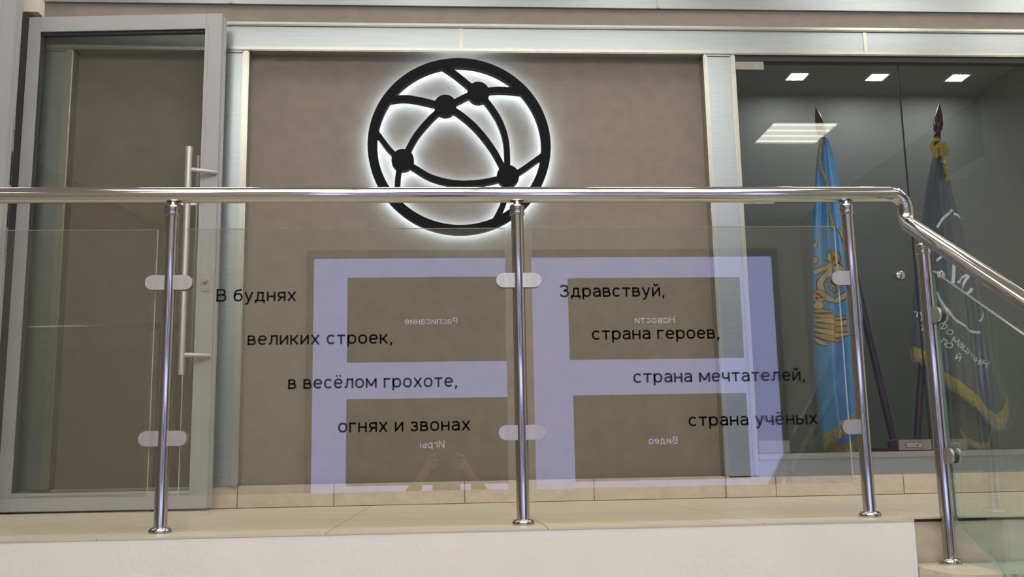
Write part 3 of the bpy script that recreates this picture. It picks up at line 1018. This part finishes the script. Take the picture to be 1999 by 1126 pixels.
D2 = Drape(ROWS2, HEM2, HEM2B, [(0.5, 2.7, 0.30, 1.0), (2.1, 4.6, 0.0, 0.5)], 0.100, 0.020)
cl2 = D2.mesh().build('cloth', 'navy', f2, True)
D2.fringe(0.0, 0.77, 130, 0.070).build('fringe', 'gold', cl2)
D2.fringe(0.77, 1.0, 48, 0.075).build('fringe', 'gold', cl2)
D2.fringe(0.52, 0.86, 50, 0.026, True).build('back_fringe', 'gold', cl2)
for pts in ([(2.565, 1.387), (2.611, 1.444), (2.667, 1.489)], [(2.671, 1.466), (2.695, 1.458), (2.714, 1.44)], [(2.534, 1.201), (2.557, 1.214), (2.584, 1.235)], [(2.628, 1.198), (2.62, 1.14), (2.61, 1.076)],
            [(2.63, 1.076), (2.674, 1.108), (2.712, 1.127), (2.688, 1.083), (2.663, 1.044)], [(2.717, 1.051), (2.711, 1.035), (2.698, 1.023)], [(2.732, 0.868), (2.763, 0.896), (2.795, 0.931)],
            [(2.525, 1.033), (2.541, 0.988), (2.562, 0.939), (2.601, 0.874), (2.673, 0.827), (2.731, 0.809)]):
    b = MB()
    surf_strip(b, D2, pts, 0.0135, 0.0022)
    b.build('emblem_line', 'whitep', cl2)
LET = [('т', 2.418, 0.915, -15), ('у', 2.440, 0.902, -18), ('т', 2.432, 0.839, -18), ('е', 2.449, 0.829, -18), ('ф', 2.538, 0.848, -30), ('о', 2.562, 0.812, -33), ('м', 2.583, 0.766, -33), ('а', 2.605, 0.742, -33),
       ('ц', 2.629, 0.720, -33), ('и', 2.655, 0.699, -33), ('о', 2.681, 0.679, -33), ('н', 2.708, 0.660, -33), ('н', 2.736, 0.643, -33), ('л', 2.530, 0.764, -30), ('о', 2.552, 0.742, -30), ('й', 2.584, 0.675, -30)]
for ch, x, z, rt in LET:
    bm = text_bm(ch, 0.125)
    a0, a1, c0, c1 = bounds(bm)
    k = 0.042
    ca, sa = math.cos(math.radians(rt)), math.sin(math.radians(rt))
    for v in bm.verts:
        px, pz = (v.co.x - (a0 + a1) / 2) * k, (v.co.y - 0.375) * k
        v.co = D2.at(x + px * ca - pz * sa, z + px * sa + pz * ca, 0.0026)
    b = MB()
    b.merge(bm)
    b.build('letter', 'whitep', cl2)
# gold bow with tassels at the top of the pole
b = MB()
kx, kz = 2.606, 1.842
ky = FY - 0.040
for pts in ([(2.625, 1.885), (2.595, 1.880), (2.583, 1.850), (2.592, 1.815), (2.606, 1.842)],):
    sp = spline(pts, 8)
    b.tube([(x, ky, z) for x, z in sp], 0.011, 8)
b.lathe([(0.004, -0.02), (0.015, -0.010), (0.017, 0), (0.013, 0.012), (0.004, 0.02)], (kx + 0.008, ky - 0.008, kz), (0, 0, 1), 14)
sp = spline([(2.612, 1.838), (2.630, 1.790), (2.642, 1.735), (2.652, 1.690)], 8)
b.tube([(x, ky + 0.01 * math.sin(i * 1.2) - 0.006, z) for i, (x, z) in enumerate(sp)], 0.008, 7)
for (tx, tz, n, wd_, ln) in ((2.642, 1.850, 70, 0.028, 0.062), (2.588, 1.830, 34, 0.012, 0.050), (2.650, 1.700, 26, 0.006, 0.05)):
    for i in range(n):
        px = tx + random.uniform(-wd_, wd_)
        pz = tz + random.uniform(-0.006, 0.010)
        py = ky - 0.012 + random.uniform(-0.012, 0.012)
        b.tube([(px * 0.8 + kx * 0.2, py, pz + 0.006), (px, py - 0.004, pz - ln * 0.3), (px + random.uniform(-0.006, 0.006), py, pz - ln * random.uniform(0.85, 1.05))], [0.0024, 0.0024, 0.0016], 5)
b.build('bow_tassels', 'gold', f2, True)

# common foot for the two poles
stn = thing('flag_stand', 'dark plum flag stand holding both leaning poles on the showcase floor', 'stand', (2.31, FY, 0.190))
MB().prism([(-0.22, -0.06), (0.14, -0.06), (0.17, 0.0), (0.14, 0.07), (-0.2, 0.07), (-0.24, 0.0)], (2.31, FY, 0.203), (1, 0, 0), (0, 1, 0), 0.026).build('foot', 'purple', stn)
for (x0, x1) in ((2.246, 2.212), (2.376, 2.412)):
    MB().lathe([(0.027, 0.0), (0.026, 0.035), (0.0178, 0.038)], (x0 + (x0 - x1) * -0.0, FY, 0.2165), ((x1 - x0), 0, 0.2165), 24).build('socket', 'purple', stn, True)

# ------------------------------------------------------------------ lamps
def downlight(x, y, label):
    z = 2.402
    t = thing('ceiling_light', label, 'ceiling light', (x, y, z - 0.010), 'recessed square lights over the flags')
    s = 0.050
    b = MB()
    for (a0, a1, c0, c1) in ((-s - 0.012, s + 0.012, -s - 0.012, -s), (-s - 0.012, s + 0.012, s, s + 0.012), (-s - 0.012, -s, -s, s), (s, s + 0.012, -s, s)):
        b.box(x + a0, x + a1, y + c0, y + c1, z - 0.006, z - 0.0005)
    b.build('bezel', 'white', t)
    MB().box(x - s, x + s, y - s, y + s, z - 0.004, z - 0.0006).build('diffuser', 'spot', t)
for x, lb in ((1.998, 'square recessed downlight at the left of the showcase ceiling'), (2.485, 'square recessed downlight in the middle of the showcase ceiling'), (2.981, 'square recessed downlight at the right of the showcase ceiling')):
    downlight(x, 2.445, lb)

def luminaire(x, y, label):
    z = CEIL
    t = thing('ceiling_light', label, 'ceiling light', (x, y, z - 0.02), 'four-tube panels of the hall ceiling')
    s = 0.30
    b = MB()
    for (a0, a1, c0, c1) in ((-s, s, -s, -s + 0.008), (-s, s, s - 0.008, s), (-s, -s + 0.008, -s, s), (s - 0.008, s, -s, s)):
        b.box(x + a0, x + a1, y + c0, y + c1, z - 0.020, z - 0.0005)
    b.build('frame', 'white', t)
    MB().box(x - s + 0.008, x + s - 0.008, y - s + 0.008, y + s - 0.008, z - 0.006, z - 0.0008).build('reflector', 'refl', t)
    for k in range(4):
        yy = y - 0.225 + 0.15 * k
        MB().tube([(x - 0.285, yy, z - 0.016), (x + 0.285, yy, z - 0.016)], 0.008, 8).build('tube', 'tube', t)
    return t
luminaire(3.07, -2.24, 'four-tube ceiling panel mirrored in the left showcase door')
first = luminaire(3.4, -4.45, 'unseen four-tube ceiling panel added to brighten the hall')  # unseen panels, added in rows to brighten walls, plaster and flags
for (x, y) in ([(q, 1.10) for q in (-3.8, -2.6, -1.4, -0.2, 1.0, 2.2, 3.4)] + [(q, 0.0) for q in (-3.8, 2.8, 3.8)]
               + [(q, w_) for w_ in (-1.0, -1.75, -2.5, -3.25) for q in (-1.55, -0.9, -0.25, 0.4, 1.05, 1.70)] + [(q, -4.45) for q in (-3.6, -2.2, -0.8, 0.6, 2.0)]):
    c = copy_tree(first)
    c.location = (x, y, CEIL - 0.02)

# ------------------------------------------------------------------ large menu screen on the rear wall
SYF = YB + 0.08
scr = thing('menu_screen', 'large lilac menu screen with four dark tiles mirrored in the glass panels', 'screen', (0.795, SYF, -0.35))
x0, x1, z0, z1 = -1.223, 2.812, -0.33, 1.935
MB().box(x0 - 0.06, x1 + 0.06, YB + 0.002, SYF - 0.002, z0 - 0.06, z1 + 0.075).build('bezel', 'darkgrey', scr)
MB().box(x0, x1, SYF - 0.002, SYF, z0, z1).build('display', 'lilac', scr)
for (tx0, tx1, tz0, tz1, wd_, tx, tz, wdt) in ((-0.935, 0.62, 1.03, 1.768, 'Расписание', -0.217, 1.355, 0.452), (0.978, 2.515, 1.03, 1.75, 'Новости', 1.738, 1.345, 0.354),
                                               (-0.935, 0.62, -0.005, 0.72, 'Игры', -0.212, 0.300, 0.205), (0.998, 2.515, -0.005, 0.725, 'Видео', 1.764, 0.300, 0.250)):
    tl = MB().box(tx0, tx1, SYF, SYF + 0.002, tz0, tz1).build('menu_tile', 'scrtile', scr)
    bm = text_bm(wd_, 0.115)
    a0, a1, c0, c1 = bounds(bm)
    k = wdt / (a1 - a0)
    for v in bm.verts:
        v.co = Vector((tx - (v.co.x - (a0 + a1) / 2) * k, SYF + 0.0032, tz + v.co.y * k))
    b = MB()
    b.merge(bm)
    b.build('tile_caption', 'scrtxt', tl)

# ------------------------------------------------------------------ photographer, mirrored faintly in the panel
PXC, PY = -0.094, -3.0662
def skinned(name, pts, edges, root, m, parent, levels=2):
    me = bpy.data.meshes.new(name)
    keys = list(pts)
    me.from_pydata([pts[k][0] for k in keys], [(keys.index(a), keys.index(c)) for a, c in edges], [])
    o = bpy.data.objects.new(name, me)
    COL.objects.link(o)
    sk = o.modifiers.new('skin', 'SKIN')
    sk.use_smooth_shade = True
    lay = me.skin_vertices[0].data if me.skin_vertices else None
    if lay is None:
        bm = bmesh.new()
        bm.from_mesh(me)
        bm.verts.layers.skin.verify()
        bm.to_mesh(me)
        bm.free()
        lay = me.skin_vertices[0].data
    for i, k in enumerate(keys):
        r = pts[k][1]
        lay[i].radius = r if isinstance(r, tuple) else (r, r)
        lay[i].use_root = (k == root)
    sd = o.modifiers.new('sub', 'SUBSURF')
    sd.levels = sd.render_levels = levels
    # bake the surface so the body is one plain mesh
    bpy.context.view_layer.update()
    me2 = bpy.data.meshes.new_from_object(o.evaluated_get(bpy.context.evaluated_depsgraph_get()))
    COL.objects.unlink(o)
    bpy.data.objects.remove(o)
    me2.materials.clear()
    me2.materials.append(M[m])
    for p in me2.polygons:
        p.use_smooth = True
    o2 = bpy.data.objects.new(name, me2)
    COL.objects.link(o2)
    if parent is not None:
        w = world_of(parent)
        o2.parent = parent
        o2.location = -w
    return o2

man = thing('person', 'person holding up a phone with both hands, mirrored faintly in the glass panel', 'person', (PXC, -3.30, LZ))
def P3(x, y, z): return (PXC + x, y, z)
B = {'pel': (P3(0, -3.31, -0.76), 0.11), 'abd': (P3(0, -3.31, -0.60), 0.105), 'che': (P3(0, -3.31, -0.42), 0.115), 'nec': (P3(0, -3.30, -0.245), 0.055),
     'jaw': (P3(0, -3.275, -0.175), 0.062), 'fac': (P3(0, -3.270, -0.10), 0.078), 'cra': (P3(0, -3.285, -0.035), 0.080), 'top': (P3(0, -3.29, 0.015), 0.045),
     'nos': (P3(0, -3.180, -0.115), 0.011)}
E_ = [('pel', 'abd'), ('abd', 'che'), ('che', 'nec'), ('nec', 'jaw'), ('jaw', 'fac'), ('fac', 'cra'), ('cra', 'top'), ('fac', 'nos')]
for sg, t in ((-1, 'l'), (1, 'r')):
    B['hip' + t] = (P3(sg * 0.10, -3.31, -0.82), 0.085)
    B['kne' + t] = (P3(sg * 0.115, -3.29, -1.20), 0.055)
    B['ank' + t] = (P3(sg * 0.12, -3.32, -1.575), 0.038)
    B['toe' + t] = (P3(sg * 0.135, -3.19, -1.625), 0.030)
    B['sho' + t] = (P3(sg * 0.175, -3.305, -0.295), 0.062)
    B['elb' + t] = (P3(sg * 0.255, -3.16, -0.075), 0.043)
    B['wri' + t] = (P3(sg * 0.142, -3.095, 0.110), 0.026)
    B['pal' + t] = (P3(sg * 0.112, -3.088, 0.160), (0.030, 0.017))
    E_ += [('pel', 'hip' + t), ('hip' + t, 'kne' + t), ('kne' + t, 'ank' + t), ('ank' + t, 'toe' + t), ('che', 'sho' + t), ('sho' + t, 'elb' + t), ('elb' + t, 'wri' + t), ('wri' + t, 'pal' + t)]
    # four fingers across the front of the phone, thumb behind it
    for k, (dz, ln, lift) in enumerate(((0.058, 0.046, 0.020), (0.036, 0.050, 0.0), (0.016, 0.046, -0.004), (-0.003, 0.036, -0.006))):
        a_, b2, c_ = 'f%d%s0' % (k, t), 'f%d%s1' % (k, t), 'f%d%s2' % (k, t)
        z = 0.158 + dz
        B[a_] = (P3(sg * 0.104, -3.078, z), 0.0092)
        B[b2] = (P3(sg * 0.086, -3.064, z + lift * 0.5), 0.0086)
        B[c_] = (P3(sg * (0.098 - ln), -3.0655, z + lift), 0.0072)
        E_ += [('pal' + t, a_), (a_, b2), (b2, c_)]
    B['th0' + t] = (P3(sg * 0.098, -3.102, 0.160), 0.011)
    B['th1' + t] = (P3(sg * 0.070, -3.104, 0.178), 0.0095)
    E_ += [('pal' + t, 'th0' + t), ('th0' + t, 'th1' + t)]
body = skinned('body', B, E_, 'pel', 'skin', man)
SW = {k: (B[k][0], (B[k][1] + 0.014)) for k in ('pel', 'abd', 'che', 'shol', 'elbl', 'shor', 'elbr')}
for t in 'lr':
    w_ = Vector(B['wri' + t][0]); e_ = Vector(B['elb' + t][0])
    SW['cuf' + t] = (tuple(e_ + (w_ - e_) * 0.82), 0.040)
jk = skinned('jacket', SW, [('pel', 'abd'), ('abd', 'che'), ('che', 'shol'), ('che', 'shor'), ('shol', 'elbl'), ('shor', 'elbr'), ('elbl', 'cufl'), ('elbr', 'cufr')], 'pel', 'jacket', man)
TR = {k: (B[k][0], B[k][1] + 0.014) for k in ('pel', 'hipl', 'hipr', 'knel', 'kner', 'ankl', 'ankr')}
tr = skinned('trousers', TR, [('pel', 'hipl'), ('pel', 'hipr'), ('hipl', 'knel'), ('hipr', 'kner'), ('knel', 'ankl'), ('kner', 'ankr')], 'pel', 'denim', man)
for sg in (-1, 1):
    MB().prism([(-0.045, -0.085), (0.045, -0.085), (0.052, 0.06), (0.040, 0.150), (0.0, 0.178), (-0.040, 0.150), (-0.052, 0.06)], (PXC + sg * 0.125, -3.32, LZ + 0.036), (1, 0, 0), (0, 1, 0), 0.070).build('shoe', 'rubber', man)
HR = {'a': (P3(0, -3.300, -0.02), 0.086), 'b': (P3(0, -3.310, -0.10), 0.078), 'c': (P3(0, -3.285, 0.012), 0.058), 'd': (P3(0, -3.325, -0.17), 0.050)}
skinned('hair', HR, [('d', 'b'), ('b', 'a'), ('a', 'c')], 'a', 'hair', man)
for sg in (-1, 1):
    b = MB()
    b.lathe([(0.001, -0.010), (0.008, -0.006), (0.011, 0.0), (0.008, 0.006), (0.001, 0.010)], P3(sg * 0.031, -3.196, -0.085), (0, 1, 0), 14)
    b.build('eye', 'whitep', man, True)
phone = thing('phone', 'dark phone held sideways by the mirrored person', 'phone', (PXC, -3.085, 0.195))
MB().box(PXC - 0.081, PXC + 0.081, -3.0895, -3.0815, 0.155, 0.232, 0.003).build('case', 'darkgrey', phone)
b = MB()
for (x, z) in ((0, 0.195), (0.026, 0.208), (0.026, 0.182)):
    b.lathe([(0.0075, 0.0), (0.0075, 0.0015), (0.0055, 0.0018)], (PXC + x, -3.0816, z), (0, 1, 0), 18)
b.build('camera_bump', 'dark', phone)
